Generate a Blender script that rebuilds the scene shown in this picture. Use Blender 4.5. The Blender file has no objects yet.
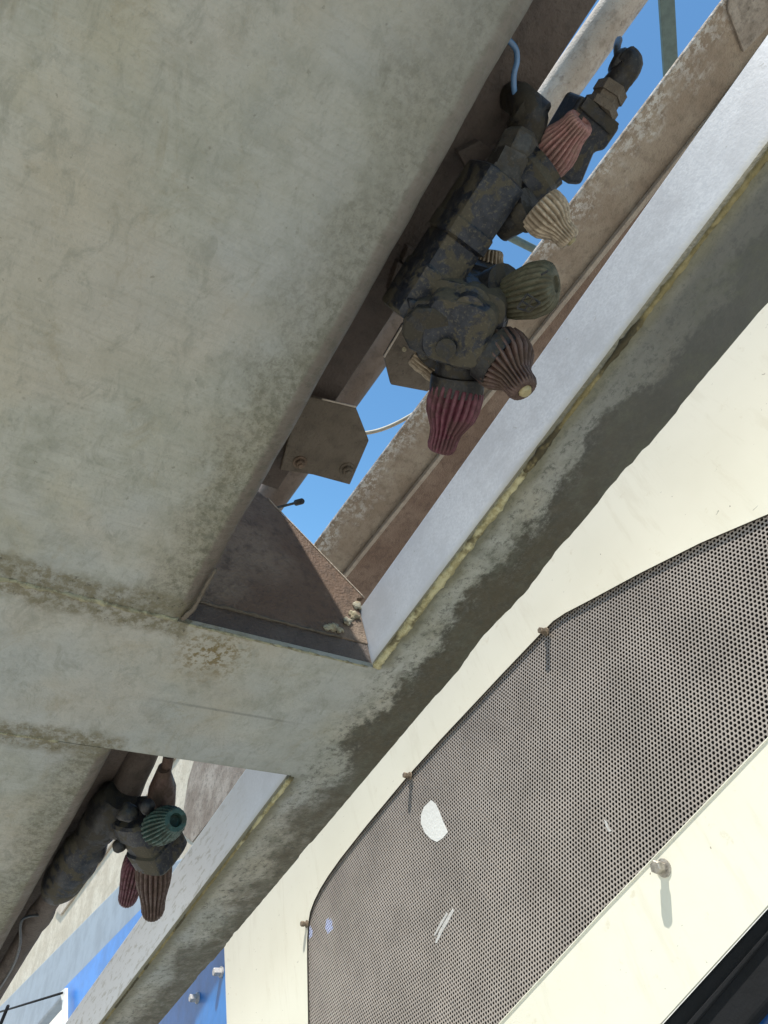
import bpy, math, random
from mathutils import Matrix, Vector, noise
R = random.Random(7)

# ------------------------------------------------------------------ frame, camera, light
# Everything is laid out in the boom's own frame: d = down along the boom, c = across it
# (towards the vehicle side panel), n = out of its underside (towards the viewer).
F = 727.0
BD = Vector((-0.50032729, -0.74257851, -0.44525247))
BC = Vector((0.84192908, -0.2972449, -0.4503342))
BN = Vector((0.20205947, -0.60018549, 0.77391818))
B = Matrix((BD, BC, BN))                      # boom frame from camera frame
Zw = Vector((-1, 0, -1.55)).normalized()      # world up, in the boom frame
Xw = Vector((0, 1, 0))
Yw = Zw.cross(Xw)
W = Matrix((Xw, Yw, Zw))                      # world from boom frame
EYE = Vector((0, 0, 1.6))
sc = bpy.context.scene
cam = bpy.data.objects.new('camera', bpy.data.cameras.new('camera'))
sc.collection.objects.link(cam)
cam.matrix_world = Matrix.Translation(EYE) @ (W @ B).to_4x4()
cam.data.sensor_fit = 'VERTICAL'
cam.data.sensor_height = 24.0
cam.data.lens = F / 1024 * 24.0
cam.data.clip_start = 0.01
cam.data.clip_end = 5000
sc.camera = cam

SUN = Vector((-1, -0.57, -1.59))
SUNW = (W @ SUN).normalized()
w = bpy.data.worlds.new('World'); sc.world = w; w.use_nodes = True
nt = w.node_tree; nt.nodes.clear()
sky = nt.nodes.new('ShaderNodeTexSky'); sky.sky_type = 'NISHITA'; sky.sun_disc = False
sky.sun_elevation = math.asin(SUNW.z); sky.sun_rotation = math.atan2(SUNW.x, SUNW.y)
sky.altitude = 0; sky.air_density = 1.0; sky.dust_density = 0.3; sky.ozone_density = 1.0
bg = nt.nodes.new('ShaderNodeBackground'); bg.inputs[1].default_value = 0.125
wo = nt.nodes.new('ShaderNodeOutputWorld')
tn = nt.nodes.new('ShaderNodeVectorMath'); tn.operation = 'MULTIPLY'; tn.inputs[1].default_value = (.66, 1.0, 1.10)
nt.links.new(sky.outputs[0], tn.inputs[0]); nt.links.new(tn.outputs[0], bg.inputs[0]); nt.links.new(bg.outputs[0], wo.inputs[0])
sl = bpy.data.lights.new('sun', 'SUN'); sl.energy = 4.6; sl.angle = math.radians(0.5); sl.color = (1.0, 0.955, 0.88)
so = bpy.data.objects.new('sun', sl); sc.collection.objects.link(so)
so.rotation_mode = 'QUATERNION'; so.rotation_quaternion = SUNW.to_track_quat('Z', 'Y'); so.location = (0, 0, 6)
sc.view_settings.view_transform = 'Standard'; sc.view_settings.look = 'None'
sc.view_settings.gamma = 1.0; sc.view_settings.exposure = 0.62; sc.view_settings.use_curve_mapping = False
sc.cycles.max_bounces = 8; sc.cycles.diffuse_bounces = 5; sc.cycles.use_denoising = True

# ------------------------------------------------------------------ points
def ray(px, py): return B @ Vector(((px - 384) / F, (512 - py) / F, -1.0))
def P(px, py, n=-0.5):
    r = ray(px, py); return r * (n / r.z)
def Pc(px, py, c):
    r = ray(px, py); return r * (c / r.y)
def Pz(px, py, z): return ray(px, py) * z

# ------------------------------------------------------------------ node materials
class NT:
    def __init__(s, name):
        s.m = bpy.data.materials.new(name); s.m.use_nodes = True
        s.t = s.m.node_tree; s.t.nodes.clear()
        s.co = s.t.nodes.new('ShaderNodeTexCoord').outputs['Object']
        s.out = s.t.nodes.new('ShaderNodeOutputMaterial')
        s.b = s.t.nodes.new('ShaderNodeBsdfPrincipled'); s.link(s.b.outputs[0], s.out.inputs[0])
        s.sx = None
    def link(s, a, b): s.t.links.new(a, b)
    def put(s, sock, v):
        if isinstance(v, (int, float)): sock.default_value = v
        elif isinstance(v, tuple): sock.default_value = (*v, 1.0) if (len(v) == 3 and sock.type == 'RGBA') else v
        else: s.link(v, sock)
    def axis(s, i):
        if s.sx is None:
            s.sx = s.t.nodes.new('ShaderNodeSeparateXYZ'); s.link(s.co, s.sx.inputs[0])
        return s.sx.outputs[i]
    def scaled(s, v, rot=(0, 0, 0), loc=(0, 0, 0)):
        n = s.t.nodes.new('ShaderNodeMapping'); s.link(s.co, n.inputs[0])
        n.inputs['Scale'].default_value = v; n.inputs['Rotation'].default_value = rot; n.inputs['Location'].default_value = loc
        return n.outputs[0]
    def noise(s, scale, detail=4, rough=.55, co=None, dist=0.0):
        n = s.t.nodes.new('ShaderNodeTexNoise'); n.inputs['Scale'].default_value = scale
        n.inputs['Detail'].default_value = detail; n.inputs['Roughness'].default_value = rough
        n.inputs['Distortion'].default_value = dist
        s.link(co or s.co, n.inputs['Vector']); return n.outputs[0]
    def voro(s, scale, feature='F1', co=None):
        n = s.t.nodes.new('ShaderNodeTexVoronoi'); n.inputs['Scale'].default_value = scale; n.feature = feature
        s.link(co or s.co, n.inputs['Vector']); return n.outputs[0]
    def math(s, op, a, b=0.0, c=None, clamp=False):
        n = s.t.nodes.new('ShaderNodeMath'); n.operation = op; n.use_clamp = clamp
        s.put(n.inputs[0], a); s.put(n.inputs[1], b)
        if c is not None: s.put(n.inputs[2], c)
        return n.outputs[0]
    def mul(s, a, b): return s.math('MULTIPLY', a, b)
    def add(s, a, b): return s.math('ADD', a, b)
    def sm(s, v, lo, hi, a=0.0, b=1.0):       # smooth step of v
        n = s.t.nodes.new('ShaderNodeMapRange'); n.interpolation_type = 'SMOOTHSTEP'
        s.put(n.inputs[0], v); n.inputs[1].default_value = lo; n.inputs[2].default_value = hi
        n.inputs[3].default_value = a; n.inputs[4].default_value = b; return n.outputs[0]
    def band(s, v, centre, half, soft):       # 1 near centre
        d = s.math('ABSOLUTE', s.math('SUBTRACT', v, centre)); return s.sm(d, half, half + soft, 1.0, 0.0)
    def mix(s, f, a, b):
        n = s.t.nodes.new('ShaderNodeMix'); n.data_type = 'RGBA'
        s.put(n.inputs[0], f); s.put(n.inputs[6], a); s.put(n.inputs[7], b); return n.outputs[2]
    def dim(s, col, k):
        n = s.t.nodes.new('ShaderNodeVectorMath'); n.operation = 'SCALE'; s.put(n.inputs[0], col); n.inputs['Scale'].default_value = k
        return n.outputs[0]
    def finish(s, col, rough=.6, metal=0.0, bump=None, bd=.002, spec=.5):
        s.put(s.b.inputs['Base Color'], col); s.put(s.b.inputs['Roughness'], rough); s.put(s.b.inputs['Metallic'], metal)
        s.b.inputs['Specular IOR Level'].default_value = spec
        if bump is not None:
            n = s.t.nodes.new('ShaderNodeBump'); n.inputs['Distance'].default_value = bd; n.inputs['Strength'].default_value = 1.0
            s.link(bump, n.inputs['Height']); s.link(n.outputs[0], s.b.inputs['Normal'])
        return s.m

def mat_galv(kind):
    """galvanised steel, weathered: kind = plate / cross / flange"""
    s = NT('galvanised_' + kind); x, y = s.axis(0), s.axis(1)
    big = s.noise(7, 5, .6); mid = s.noise(38, 5, .65); fine = s.noise(260, 4, .6)
    streak = s.noise(1, 6, .65, s.scaled((90, 16, 60), (0, 0, .35)), .6)
    col = s.mix(s.sm(big, .35, .65), (.345, .345, .29), (.41, .405, .36))
    col = s.mix(s.mul(s.sm(mid, .42, .68), .55), col, (.27, .275, .22))
    col = s.mix(s.mul(s.sm(streak, .5, .72), .40), col, (.46, .46, .41))
    col = s.mix(s.mul(s.sm(s.noise(11, 4, .6, s.scaled((1, 1, 1), loc=(3, 7, 1))), .5, .68), .4), col, (.40, .36, .25))
    col = s.mix(s.mul(s.sm(fine, .52, .75), .35), col, (.20, .20, .16))
    ton = s.noise(3.4, 4, .6, s.scaled((1, 1, 1), loc=(2, 5, 0)))
    col = s.mix(s.sm(ton, .42, .58, 0, .5), col, (.34, .36, .36))
    tan = s.noise(4.5, 4, .6, s.scaled((1, 1, 1), loc=(7, 1, 0)))
    col = s.mix(s.mul(s.sm(tan, .47, .62), .5), col, (.40, .36, .29))
    drk = s.noise(30, 7, .75, s.scaled((1, 1.8, 1), (0, 0, .35)), .8)
    col = s.mix(s.mul(s.sm(drk, .50, .66), .45), col, (.21, .215, .175))
    st2 = s.noise(14, 8, .78, s.scaled((1, 1.5, 1), (0, 0, .3), (5, 5, 5)), 1.0)
    col = s.mix(s.mul(s.sm(st2, .54, .66), .30), col, (.24, .20, .115))
    scr = s.noise(1, 4, .6, s.scaled((420, 24, 60), (0, 0, .62)), .2)
    col = s.mix(s.mul(s.sm(scr, .66, .74), .30), col, (.46, .46, .42))
    # rust brown and black specks
    sp = s.sm(s.voro(85), .0, .16, 1, 0); sel = s.sm(s.noise(16, 3), .5, .66)
    col = s.mix(s.mul(s.mul(sp, sel), .45), col, (.09, .075, .045))
    bl = s.sm(s.noise(75, 7, .8), .52, .70)
    bl2 = s.sm(s.noise(22, 8, .8, s.scaled((1, 1, 1), loc=(9, 2, 5))), .58, .74)
    col = s.mix(s.mul(bl2, .35), col, (.17, .15, .08))
    if kind == 'plate':
        edge = s.sm(s.add(y, s.mul(s.math('SUBTRACT', mid, .5), .045)), -.030, -.002)
        col = s.mix(s.mul(edge, s.sm(s.noise(60, 5, .7), .3, .62, .35, 1)), col, (.115, .10, .065))
        e2 = s.sm(s.add(y, s.mul(s.math('SUBTRACT', big, .5), .12)), -.085, -.01)
        up = s.sm(x, -.15, -.45)
        e3 = s.sm(s.add(y, s.mul(s.math('SUBTRACT', s.noise(18, 6, .7), .5), .10)), -.075, -.025)
        gr = s.sm(s.noise(130, 8, .85), .44, .58)
        col = s.mix(s.mul(e3, .45), col, (.19, .175, .11))
        col = s.mix(s.mul(s.mul(e3, gr), .6), col, (.085, .078, .05))
        col = s.mix(s.mul(s.mul(e2, bl), .5), col, (.10, .095, .06))
        col = s.mix(s.mul(s.mul(e2, up), .45), col, (.19, .195, .175))
        lip = s.sm(s.add(y, s.mul(s.math('SUBTRACT', s.noise(45, 4, .6), .5), .006)), -.019, -.014)
        col = s.mix(s.mul(lip, .85), col, (.135, .105, .085))
        mt = s.mul(s.sm(y, -.05, -.012), s.sm(s.noise(110, 5, .75), .52, .60))
        col = s.mix(s.mul(mt, .5), col, (.075, .07, .045))
        sp2 = s.sm(s.noise(150, 3, .6, s.scaled((1, 1, 1), loc=(8, 8, 8))), .68, .73)
        col = s.mix(s.mul(sp2, .4), col, (.10, .085, .055))
    if kind in ('plate', 'cross'):
        for c0, hw in ((.0, .017), (.2, .013)):
            wob = s.add(x, s.mul(s.math('SUBTRACT', s.noise(25, 4, .6), .5), .03))
            bnd = s.mul(s.band(wob, c0 - .004, hw, .014), s.sm(y, .012, -.004))
            col = s.mix(s.mul(bnd, s.sm(s.noise(90, 5, .75), .38, .60, .25, .95)), col, (.16, .14, .085))
            col = s.mix(s.mul(bnd, s.sm(s.noise(150, 5, .75), .56, .66, 0, .7)), col, (.05, .042, .03))
        # mossy rusty bloom by the slot corner
        d = s.math('SQRT', s.add(s.mul(s.add(x, -.03), s.add(x, -.03)), s.mul(s.add(y, -.035), s.add(y, -.035))))
        bloom = s.sm(s.add(d, s.mul(s.math('SUBTRACT', mid, .5), .05)), .055, .005)
        col = s.mix(s.mul(bloom, s.sm(s.noise(130, 4, .7), .45, .6)), col, (.17, .125, .05))
    if kind in ('cross',):
        ln = s.band(s.add(x, s.mul(y, .02)), .11, .0006, .002)
        col = s.mix(s.mul(ln, s.mul(s.sm(y, -.02, .06, 0, .45), s.sm(y, .19, .12))), col, (.13, .13, .12))
    if kind in ('flange', 'cross'):
        yy = s.add(y, s.mul(s.math('SUBTRACT', s.noise(13, 6, .65), .5), .14))
        yy2 = s.add(yy, s.mul(s.math('SUBTRACT', s.noise(120, 6, .8), .5), .05))
        dk = s.sm(yy2, .240, .256)
        far = s.sm(x, .35, .10)                       # the black growth is on the upper half
        col = s.mix(s.mul(s.mul(dk, far), s.sm(s.noise(140, 8, .85), .38, .54, .55, .97)), col, (.038, .036, .026))
        dk2 = s.sm(s.add(yy, s.mul(s.math('SUBTRACT', s.noise(33, 6, .7), .5), .08)), .235, .275)
        col = s.mix(s.mul(dk2, s.sm(s.noise(60, 5, .7), .25, .6, .45, .9)), col, (.085, .072, .045))
        sd = s.sm(s.add(y, s.mul(s.math('SUBTRACT', mid, .5), .03)), .226, .210)
        off = s.math('MAXIMUM', s.sm(x, .004, -.01), s.sm(x, .19, .21))
        col = s.mix(s.mul(s.mul(sd, .75), off), col, (.13, .12, .06))
        mott = s.mul(s.sm(s.noise(110, 8, .85), .50, .60), s.sm(y, .19, .23))
        col = s.mix(s.mul(mott, .75), col, (.07, .07, .055))
        up = s.sm(x, -.15, -.50)
        col = s.mix(s.mul(up, s.sm(y, .205, .225, 0, .85)), col, (.085, .088, .085))
        blot = s.sm(s.noise(19, 8, .8, s.scaled((1, 1, 1), loc=(4, 4, 4))), .48, .66)
        bs_ = s.sm(y, .19, .24, .22, .6)
        col = s.mix(s.mul(blot, bs_), col, (.11, .115, .085))
    h = s.add(s.mul(fine, .35), s.add(s.mul(mid, .6), s.mul(streak, .25)))
    if kind == 'plate':
        w_ = s.add(s.mul(x, -1.0), s.mul(y, .9)); w_ = s.add(w_, s.mul(s.math('SUBTRACT', big, .5), .25))
        col = s.mix(s.sm(w_, .05, .62, 0, .42), col, (.20, .195, .175))       # darker towards the upper part
        brs = s.noise(1, 5, .7, s.scaled((230, 20, 60), (0, 0, .30)), .3)
        col = s.mix(s.mul(s.sm(brs, .48, .66), .22), col, (.23, .23, .19))
    col = s.dim(col, .82)
    return s.finish(col, s.sm(mid, .3, .7, .52, .75), .12, h, .0022, .4)

def mat_wall():
    s = NT('galvanised_wall')
    a = s.noise(420, 4, .6); b = s.noise(16, 6, .7)
    v = s.voro(140, co=s.scaled((1, 1, 1)))
    col = s.mix(s.sm(a, .3, .7), (.43, .475, .54), (.53, .575, .64))
    col = s.mix(s.mul(s.sm(b, .42, .62), .6), col, (.38, .41, .46))
    col = s.mix(s.mul(s.sm(v, 0, .3, 1, 0), .25), col, (.35, .37, .40))
    col = s.mix(s.mul(s.sm(s.noise(90, 4, .7), .66, .72), .5), col, (.2, .2, .18))
    st = s.noise(1, 5, .7, s.scaled((34, 34, 120), (0, 0, 0)))
    low = s.sm(s.add(s.axis(2), s.mul(s.math('SUBTRACT', a, .5), .012)), -.022, -.002)
    col = s.mix(s.mul(low, .75), col, (.24, .21, .09))
    low_shade = s.sm(s.axis(0), -.25, .0)  # bluish darker tone, shade coloured into the wall towards its lower end
    col = s.mix(s.mul(low_shade, .45), col, (.36, .40, .47))
    far = s.sm(s.axis(0), .25, .5)
    col = s.mix(s.mul(far, .75), col, (.60, .625, .65))
    col = s.mix(s.mul(far, s.sm(st, .52, .62, 0, .6)), col, (.28, .28, .25))
    return s.finish(col, .48, .25, s.add(a, s.mul(b, .6)), .00012)

def mat_grime(name, c1, c2, c3, sc1=90):
    s = NT(name)
    col = s.mix(s.sm(s.noise(sc1, 5, .7), .42, .60), c1, c2)
    col = s.mix(s.sm(s.noise(sc1 * .35, 4, .65), .50, .60), col, c3)
    return s.finish(col, .85, 0, s.noise(sc1 * 2.2, 4, .7), .003, .25)

_a, _b = P(724, 0, -1.3), P(315, 545, -1.3); spots_slope = -(_b.y - _a.y) / (_b.x - _a.x)
def mat_brown(name, base=(.20, .155, .12), light=(.34, .29, .24), dark=(.10, .075, .055), spots=0.0, specks=.6):
    s = NT(name)
    a = s.noise(9, 5, .6); b = s.noise(60, 5, .65); f = s.noise(300, 3, .6)
    col = s.mix(s.sm(a, .38, .66), base, light)
    col = s.mix(s.mul(s.sm(b, .45, .7), .6), col, dark)
    col = s.mix(s.mul(s.sm(f, .55, .7), .3), col, dark)
    pit = s.sm(s.noise(140, 4, .7), .62, .67)
    col = s.mix(s.mul(pit, specks), col, (.05, .04, .03))
    if spots:
        e = s.sm(s.add(s.add(s.axis(1), s.mul(s.axis(0), spots_slope)), s.mul(s.math('SUBTRACT', s.noise(14, 5, .7), .5), .22)), .085, .0)
        fl = s.sm(s.noise(75, 5, .75), .47, .55)
        col = s.mix(s.mul(s.mul(e, fl), spots), col, (.62, .60, .57))
    return s.finish(col, .7, .05, s.add(b, f), .0018, .35)

def mat_plastic(name, base, mud=(.15, .125, .085), amt=.6, sc1=45, rough=.5):
    s = NT(name)
    col = s.mix(s.sm(s.noise(sc1 * 3, 4, .6), .35, .7), base, tuple(min(1, v * 1.5 + .01) for v in base))
    m = s.sm(s.noise(sc1, 6, .66, dist=.4), .485, .545)
    col = s.mix(s.mul(m, amt), col, mud)
    fine = s.noise(sc1 * 9, 4, .7)
    col = s.mix(s.mul(s.sm(fine, .52, .66), .5), col, tuple(v * 1.7 for v in mud))
    return s.finish(col, s.sm(m, 0, 1, rough, .85), 0, s.add(fine, s.mul(m, .3)), .00018, .35)

def mat_simple(name, col, rough=.5, metal=0.0, var=.25, sc1=60, bump=.0006):
    s = NT(name)
    c2 = tuple(v * (1 - var) for v in col)
    c = s.mix(s.sm(s.noise(sc1, 5, .65), .35, .68), col, c2)
    return s.finish(c, rough, metal, s.noise(sc1 * 4, 3, .6), bump)

def mat_cream():
    s = NT('cream_paint')
    a = s.noise(6, 4, .6); b = s.noise(420, 3, .6)
    col = s.mix(s.sm(a, .35, .7), (.82, .785, .655), (.78, .745, .615))
    m = s.sm(s.noise(34, 6, .7), .60, .70)
    col = s.mix(s.mul(m, .30), col, (.52, .43, .26))
    sp = s.sm(s.noise(95, 3, .6), .715, .735)
    col = s.mix(s.mul(sp, .8), col, (.16, .10, .06))
    run = s.noise(1, 5, .7, s.scaled((40, 40, 7), (.5, 0, 0)), .2)
    col = s.mix(s.mul(s.sm(run, .52, .68), .22), col, (.60, .54, .40))
    scr = s.sm(s.noise(1, 3, .6, s.scaled((60, 14, 190), (.5, 0, 0))), .73, .75)
    col = s.mix(s.mul(scr, .6), col, (.25, .22, .17))
    return s.finish(col, .42, 0, s.add(s.mul(b, .2), s.noise(9, 3)), .0003, .4)

M = dict(
    plate=mat_galv('plate'), cross=mat_galv('cross'), flange=mat_galv('flange'), wall=mat_wall(),
    weld=mat_grime('weld_grime', (.30, .28, .18), (.16, .14, .09), (.24, .23, .16)),
    lichen=mat_grime('lichen_bead', (.42, .385, .23), (.27, .235, .12), (.13, .11, .06), 80), darkcrust=mat_grime('dark_crust', (.17, .14, .065), (.24, .20, .10), (.06, .05, .028), 60),
    pale=mat_grime('pale_salt', (.40, .36, .25), (.22, .18, .12), (.34, .32, .25), 120),
    brown=mat_brown('brown_dirty_steel'), gusset=mat_brown('brown_gusset', (.115, .072, .047), (.20, .15, .11), (.055, .038, .027), specks=.4),
    beam=mat_brown('muddy_beam', (.24, .18, .13), (.31, .25, .19), (.15, .11, .08), spots=.62, specks=.35),
    beam2=mat_brown('rusty_strip', (.16, .10, .07), (.22, .15, .11), (.09, .055, .04), specks=.3),
    lip2=mat_brown('brown_lip', (.30, .24, .19), (.36, .30, .24), (.22, .17, .13), specks=.2),
    lip=mat_brown('dusty_lip', (.45, .38, .31), (.5, .44, .37), (.33, .27, .2), specks=.2),
    pipe=mat_brown('dusty_pipe', (.36, .31, .26), (.50, .45, .40), (.18, .14, .11), specks=.4),
    darkpipe=mat_brown('shaded_pipe', (.13, .095, .075), (.17, .13, .105), (.08, .06, .045), specks=.4),
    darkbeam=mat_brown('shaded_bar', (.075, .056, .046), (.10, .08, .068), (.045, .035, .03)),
    bracket=mat_brown('bracket_steel', (.095, .076, .055), (.13, .105, .08), (.06, .046, .034)),
    navy=mat_plastic('muddy_navy_plastic', (.004, .006, .011), (.054, .046, .030), .88, 44),
    dark=mat_plastic('muddy_black_plastic', (.005, .005, .006), (.034, .029, .020), .8, 60),
    greyp=mat_plastic('dusty_grey_plastic', (.030, .029, .027), (.058, .050, .038), .7, 55),
    pink=mat_plastic('faded_red_plastic', (.19, .095, .085), (.19, .135, .11), .45, 90),
    maroon=mat_plastic('maroon_plastic', (.070, .017, .027), (.055, .032, .026), .55, 60),
    beigec=mat_plastic('beige_plastic', (.24, .195, .14), (.125, .095, .065), .55, 90),
    brownc=mat_plastic('brown_plastic', (.050, .027, .021), (.062, .043, .030), .5, 60),
    greenc=mat_plastic('olive_plastic', (.042, .040, .022), (.058, .050, .031), .6, 60),
    tealc=mat_plastic('teal_plastic', (.013, .040, .033), (.034, .032, .022), .5, 60),
    yellow=mat_simple('yellow_tip', (.30, .25, .13), .5),
    cream=mat_cream(), grille=mat_simple('grille_steel', (.46, .405, .36), .5, .2, .2, 11),
    palegrey=mat_simple('pale_grey', (.62, .60, .57), .5, 0, .3, 300),
    flatwhite=mat_simple('flat_white', (.74, .74, .71), .5, 0, .04), bluemark=mat_simple('pale_blue_paint', (.55, .60, .85), .5, 0, .1),
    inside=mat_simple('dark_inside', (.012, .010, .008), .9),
    bolt=mat_simple('bolt_metal', (.50, .45, .38), .45, .5, .5, 160), rust=mat_simple('rusty_bolt', (.26, .20, .14), .7, .3, .5, 200),
    edge=mat_simple('cut_edge_shade', (.05, .04, .03), .8),  # dark colour draws the shade line on the vent's cut edge
    rubber=mat_simple('black_rubber', (.0025, .003, .0045), .95, 0, .4, 40), glass=mat_simple('blue_glass', (.006, .05, .17), .25, 0, .1, 8, 0),
    blue=mat_simple('blue_paint', (.025, .23, .66), .4, 0, .25, 10), beige=mat_brown('beige_sheet', (.46, .40, .31), (.58, .52, .42), (.34, .28, .21), specks=.1),
    greyblue=mat_simple('greyblue_paint', (.27, .32, .38), .5, .1, .2, 9), green=mat_simple('green_steel', (.09, .13, .12), .6),
    hose=mat_simple('black_hose', (.03, .035, .04), .4), strap=mat_simple('cream_strap', (.55, .50, .38), .7),
)

# ------------------------------------------------------------------ meshes
def tree(name, origin, label, cat, group=None):
    e = bpy.data.objects.new(name, None); sc.collection.objects.link(e)
    e.empty_display_size = .05
    e.matrix_world = Matrix.Translation(EYE + W @ origin) @ W.to_4x4()
    e['label'] = label; e['category'] = cat
    if group: e['group'] = group
    e['o'] = tuple(origin)
    return e

def mesh(name, verts, faces, mat, parent=None, origin=None, smooth=False, mats=None, mi=None, auto=None):
    if parent is not None:
        r = parent
        while 'o' not in r.keys(): r = r.parent
        o = Vector(r['o'])
    else: o = origin if origin is not None else Vector(verts[0])
    me = bpy.data.meshes.new(name)
    me.from_pydata([tuple(Vector(v) - o) for v in verts], [], faces)
    for m in (mats or [mat]): me.materials.append(m)
    if mi: me.polygons.foreach_set('material_index', mi)
    me.validate(); me.update()
    ob = bpy.data.objects.new(name, me); sc.collection.objects.link(ob)
    if parent is not None: ob.parent = parent
    else: ob.matrix_world = Matrix.Translation(EYE + W @ o) @ W.to_4x4()
    if parent is None: ob['o'] = tuple(o)
    import bmesh
    bm = bmesh.new(); bm.from_mesh(me); bmesh.ops.recalc_face_normals(bm, faces=bm.faces); bm.to_mesh(me); bm.free()
    if smooth: me.shade_smooth()
    if auto is not None:
        for p in me.polygons: p.use_smooth = True
        me.set_sharp_from_angle(angle=math.radians(auto))
    return ob

class MB:
    def __init__(s): s.v = []; s.f = []
    def add(s, v, f):
        k = len(s.v); s.v += [Vector(q) for q in v]; s.f += [tuple(i + k for i in q) for q in f]; return s
    def build(s, name, mat, parent=None, **kw): return mesh(name, s.v, s.f, mat, parent, **kw)
    def box(s, a, b):
        (x0, y0, z0), (x1, y1, z1) = a, b
        v = [(x, y, z) for x in (x0, x1) for y in (y0, y1) for z in (z0, z1)]
        return s.add(v, [(0, 1, 3, 2), (4, 6, 7, 5), (0, 4, 5, 1), (2, 3, 7, 6), (0, 2, 6, 4), (1, 5, 7, 3)])
    def prism(s, pts, off):
        n = len(pts); off = Vector(off)
        v = [Vector(p) for p in pts] + [Vector(p) + off for p in pts]
        f = [tuple(range(n)), tuple(range(2 * n - 1, n - 1, -1))] + [(i, (i + 1) % n, n + (i + 1) % n, n + i) for i in range(n)]
        return s.add(v, f)
    def lathe(s, a, b, prof, seg=24, ribs=0, amp=0.0, ell=1.0, up=None, jit=0.0, sq=0.0, cap=True):
        a, b = Vector(a), Vector(b); ax = (b - a).normalized(); L = (b - a).length
        up = Vector(up) if up is not None else Vector((0, 0, 1))
        u = up - ax * up.dot(ax)
        if u.length < 1e-4: u = Vector((0, 1, 0)) - ax * ax.y
        u.normalize(); vv = ax.cross(u)
        if ribs: ribs = int(ribs * 1.35); seg = ribs * 8; amp *= 1.15
        V = []; Fc = []
        for t, r, *k in prof:
            ra = (k[0] if k else 1.0) * amp
            for i in range(seg):
                th = 2 * math.pi * i / seg
                q = 1.0
                if ribs: q = 1 - ra * (0.5 + 0.5 * math.cos(ribs * th)) ** 2.0
                if sq: q *= 1 + sq * ((math.cos(th) ** 6 + math.sin(th) ** 6) ** (-1 / 6) - 1)
                if jit: q *= 1 + jit * noise.noise(Vector((math.cos(th) * 1.5, math.sin(th) * 1.5, t * 4)) + a * 30)
                V.append(a + ax * (L * t) + u * (math.cos(th) * r * q) + vv * (math.sin(th) * r * q * ell))
        m = len(prof)
        for j in range(m - 1):
            for i in range(seg):
                Fc.append((j * seg + i, j * seg + (i + 1) % seg, (j + 1) * seg + (i + 1) % seg, (j + 1) * seg + i))
        if cap: Fc.append(tuple(range(seg))[::-1]); Fc.append(tuple(range((m - 1) * seg, m * seg)))
        return s.add(V, Fc)
    def tube(s, pts, rad, seg=12, jit=0.0, sub=1):
        pts = [Vector(p) for p in pts]
        if sub > 1:
            q = []
            n = len(pts)
            for i in range(n - 1):
                p0, p1, p2, p3 = pts[max(i - 1, 0)], pts[i], pts[i + 1], pts[min(i + 2, n - 1)]
                for k in range(sub):
                    t = k / sub
                    q.append(.5 * ((2 * p1) + (p2 - p0) * t + (2 * p0 - 5 * p1 + 4 * p2 - p3) * t * t + (-p0 + 3 * p1 - 3 * p2 + p3) * t ** 3))
            q.append(pts[-1]); pts = q
        n = len(pts); V = []; Fc = []
        tan = (pts[1] - pts[0]).normalized(); u = tan.orthogonal().normalized()
        for i, p in enumerate(pts):
            t = (pts[min(i + 1, n - 1)] - pts[max(i - 1, 0)]).normalized()
            u = (u - t * u.dot(t)).normalized(); v = t.cross(u)
            r = rad(i / (n - 1)) if callable(rad) else rad
            for k in range(seg):
                th = 2 * math.pi * k / seg; q = r
                if jit:
                    q *= 1 + jit * noise.noise(p * 130 + Vector((math.cos(th), math.sin(th), 0)) * 1.2) + jit * .8 * noise.noise(p * 420 + Vector((math.cos(th), math.sin(th), 3)))
                V.append(p + u * math.cos(th) * q + v * math.sin(th) * q)
        for j in range(n - 1):
            for k in range(seg): Fc.append((j * seg + k, j * seg + (k + 1) % seg, (j + 1) * seg + (k + 1) % seg, (j + 1) * seg + k))
        Fc.append(tuple(range(seg))[::-1]); Fc.append(tuple(range((n - 1) * seg, n * seg)))
        return s.add(V, Fc)
    def blob(s, c, r, jit=.35, seg=14, sx=1, sy=1, sz=1, f=60):
        c = Vector(c); V = [c + Vector((0, 0, r * sz))]; Fc = []
        rings = seg // 2
        for j in range(1, rings):
            ph = math.pi * j / rings
            for k in range(seg):
                th = 2 * math.pi * k / seg
                d = Vector((math.sin(ph) * math.cos(th), math.sin(ph) * math.sin(th), math.cos(ph)))
                q = r * (1 + jit * noise.noise(c * 50 + d * r * f * 2) * 1.3)
                V.append(c + Vector((d.x * q * sx, d.y * q * sy, d.z * q * sz)))
        V.append(c - Vector((0, 0, r * sz)))
        for k in range(seg): Fc.append((0, 1 + k, 1 + (k + 1) % seg))
        for j in range(rings - 2):
            for k in range(seg):
                a = 1 + j * seg; Fc.append((a + k, a + seg + k, a + seg + (k + 1) % seg, a + (k + 1) % seg))
        a = 1 + (rings - 2) * seg
        for k in range(seg): Fc.append((a + k, len(V) - 1, a + (k + 1) % seg))
        return s.add(V, Fc)

def bevel(ob, wd=.002, seg=2):
    m = ob.modifiers.new('bevel', 'BEVEL'); m.width = wd; m.segments = seg; m.limit_method = 'ANGLE'; return ob

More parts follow.
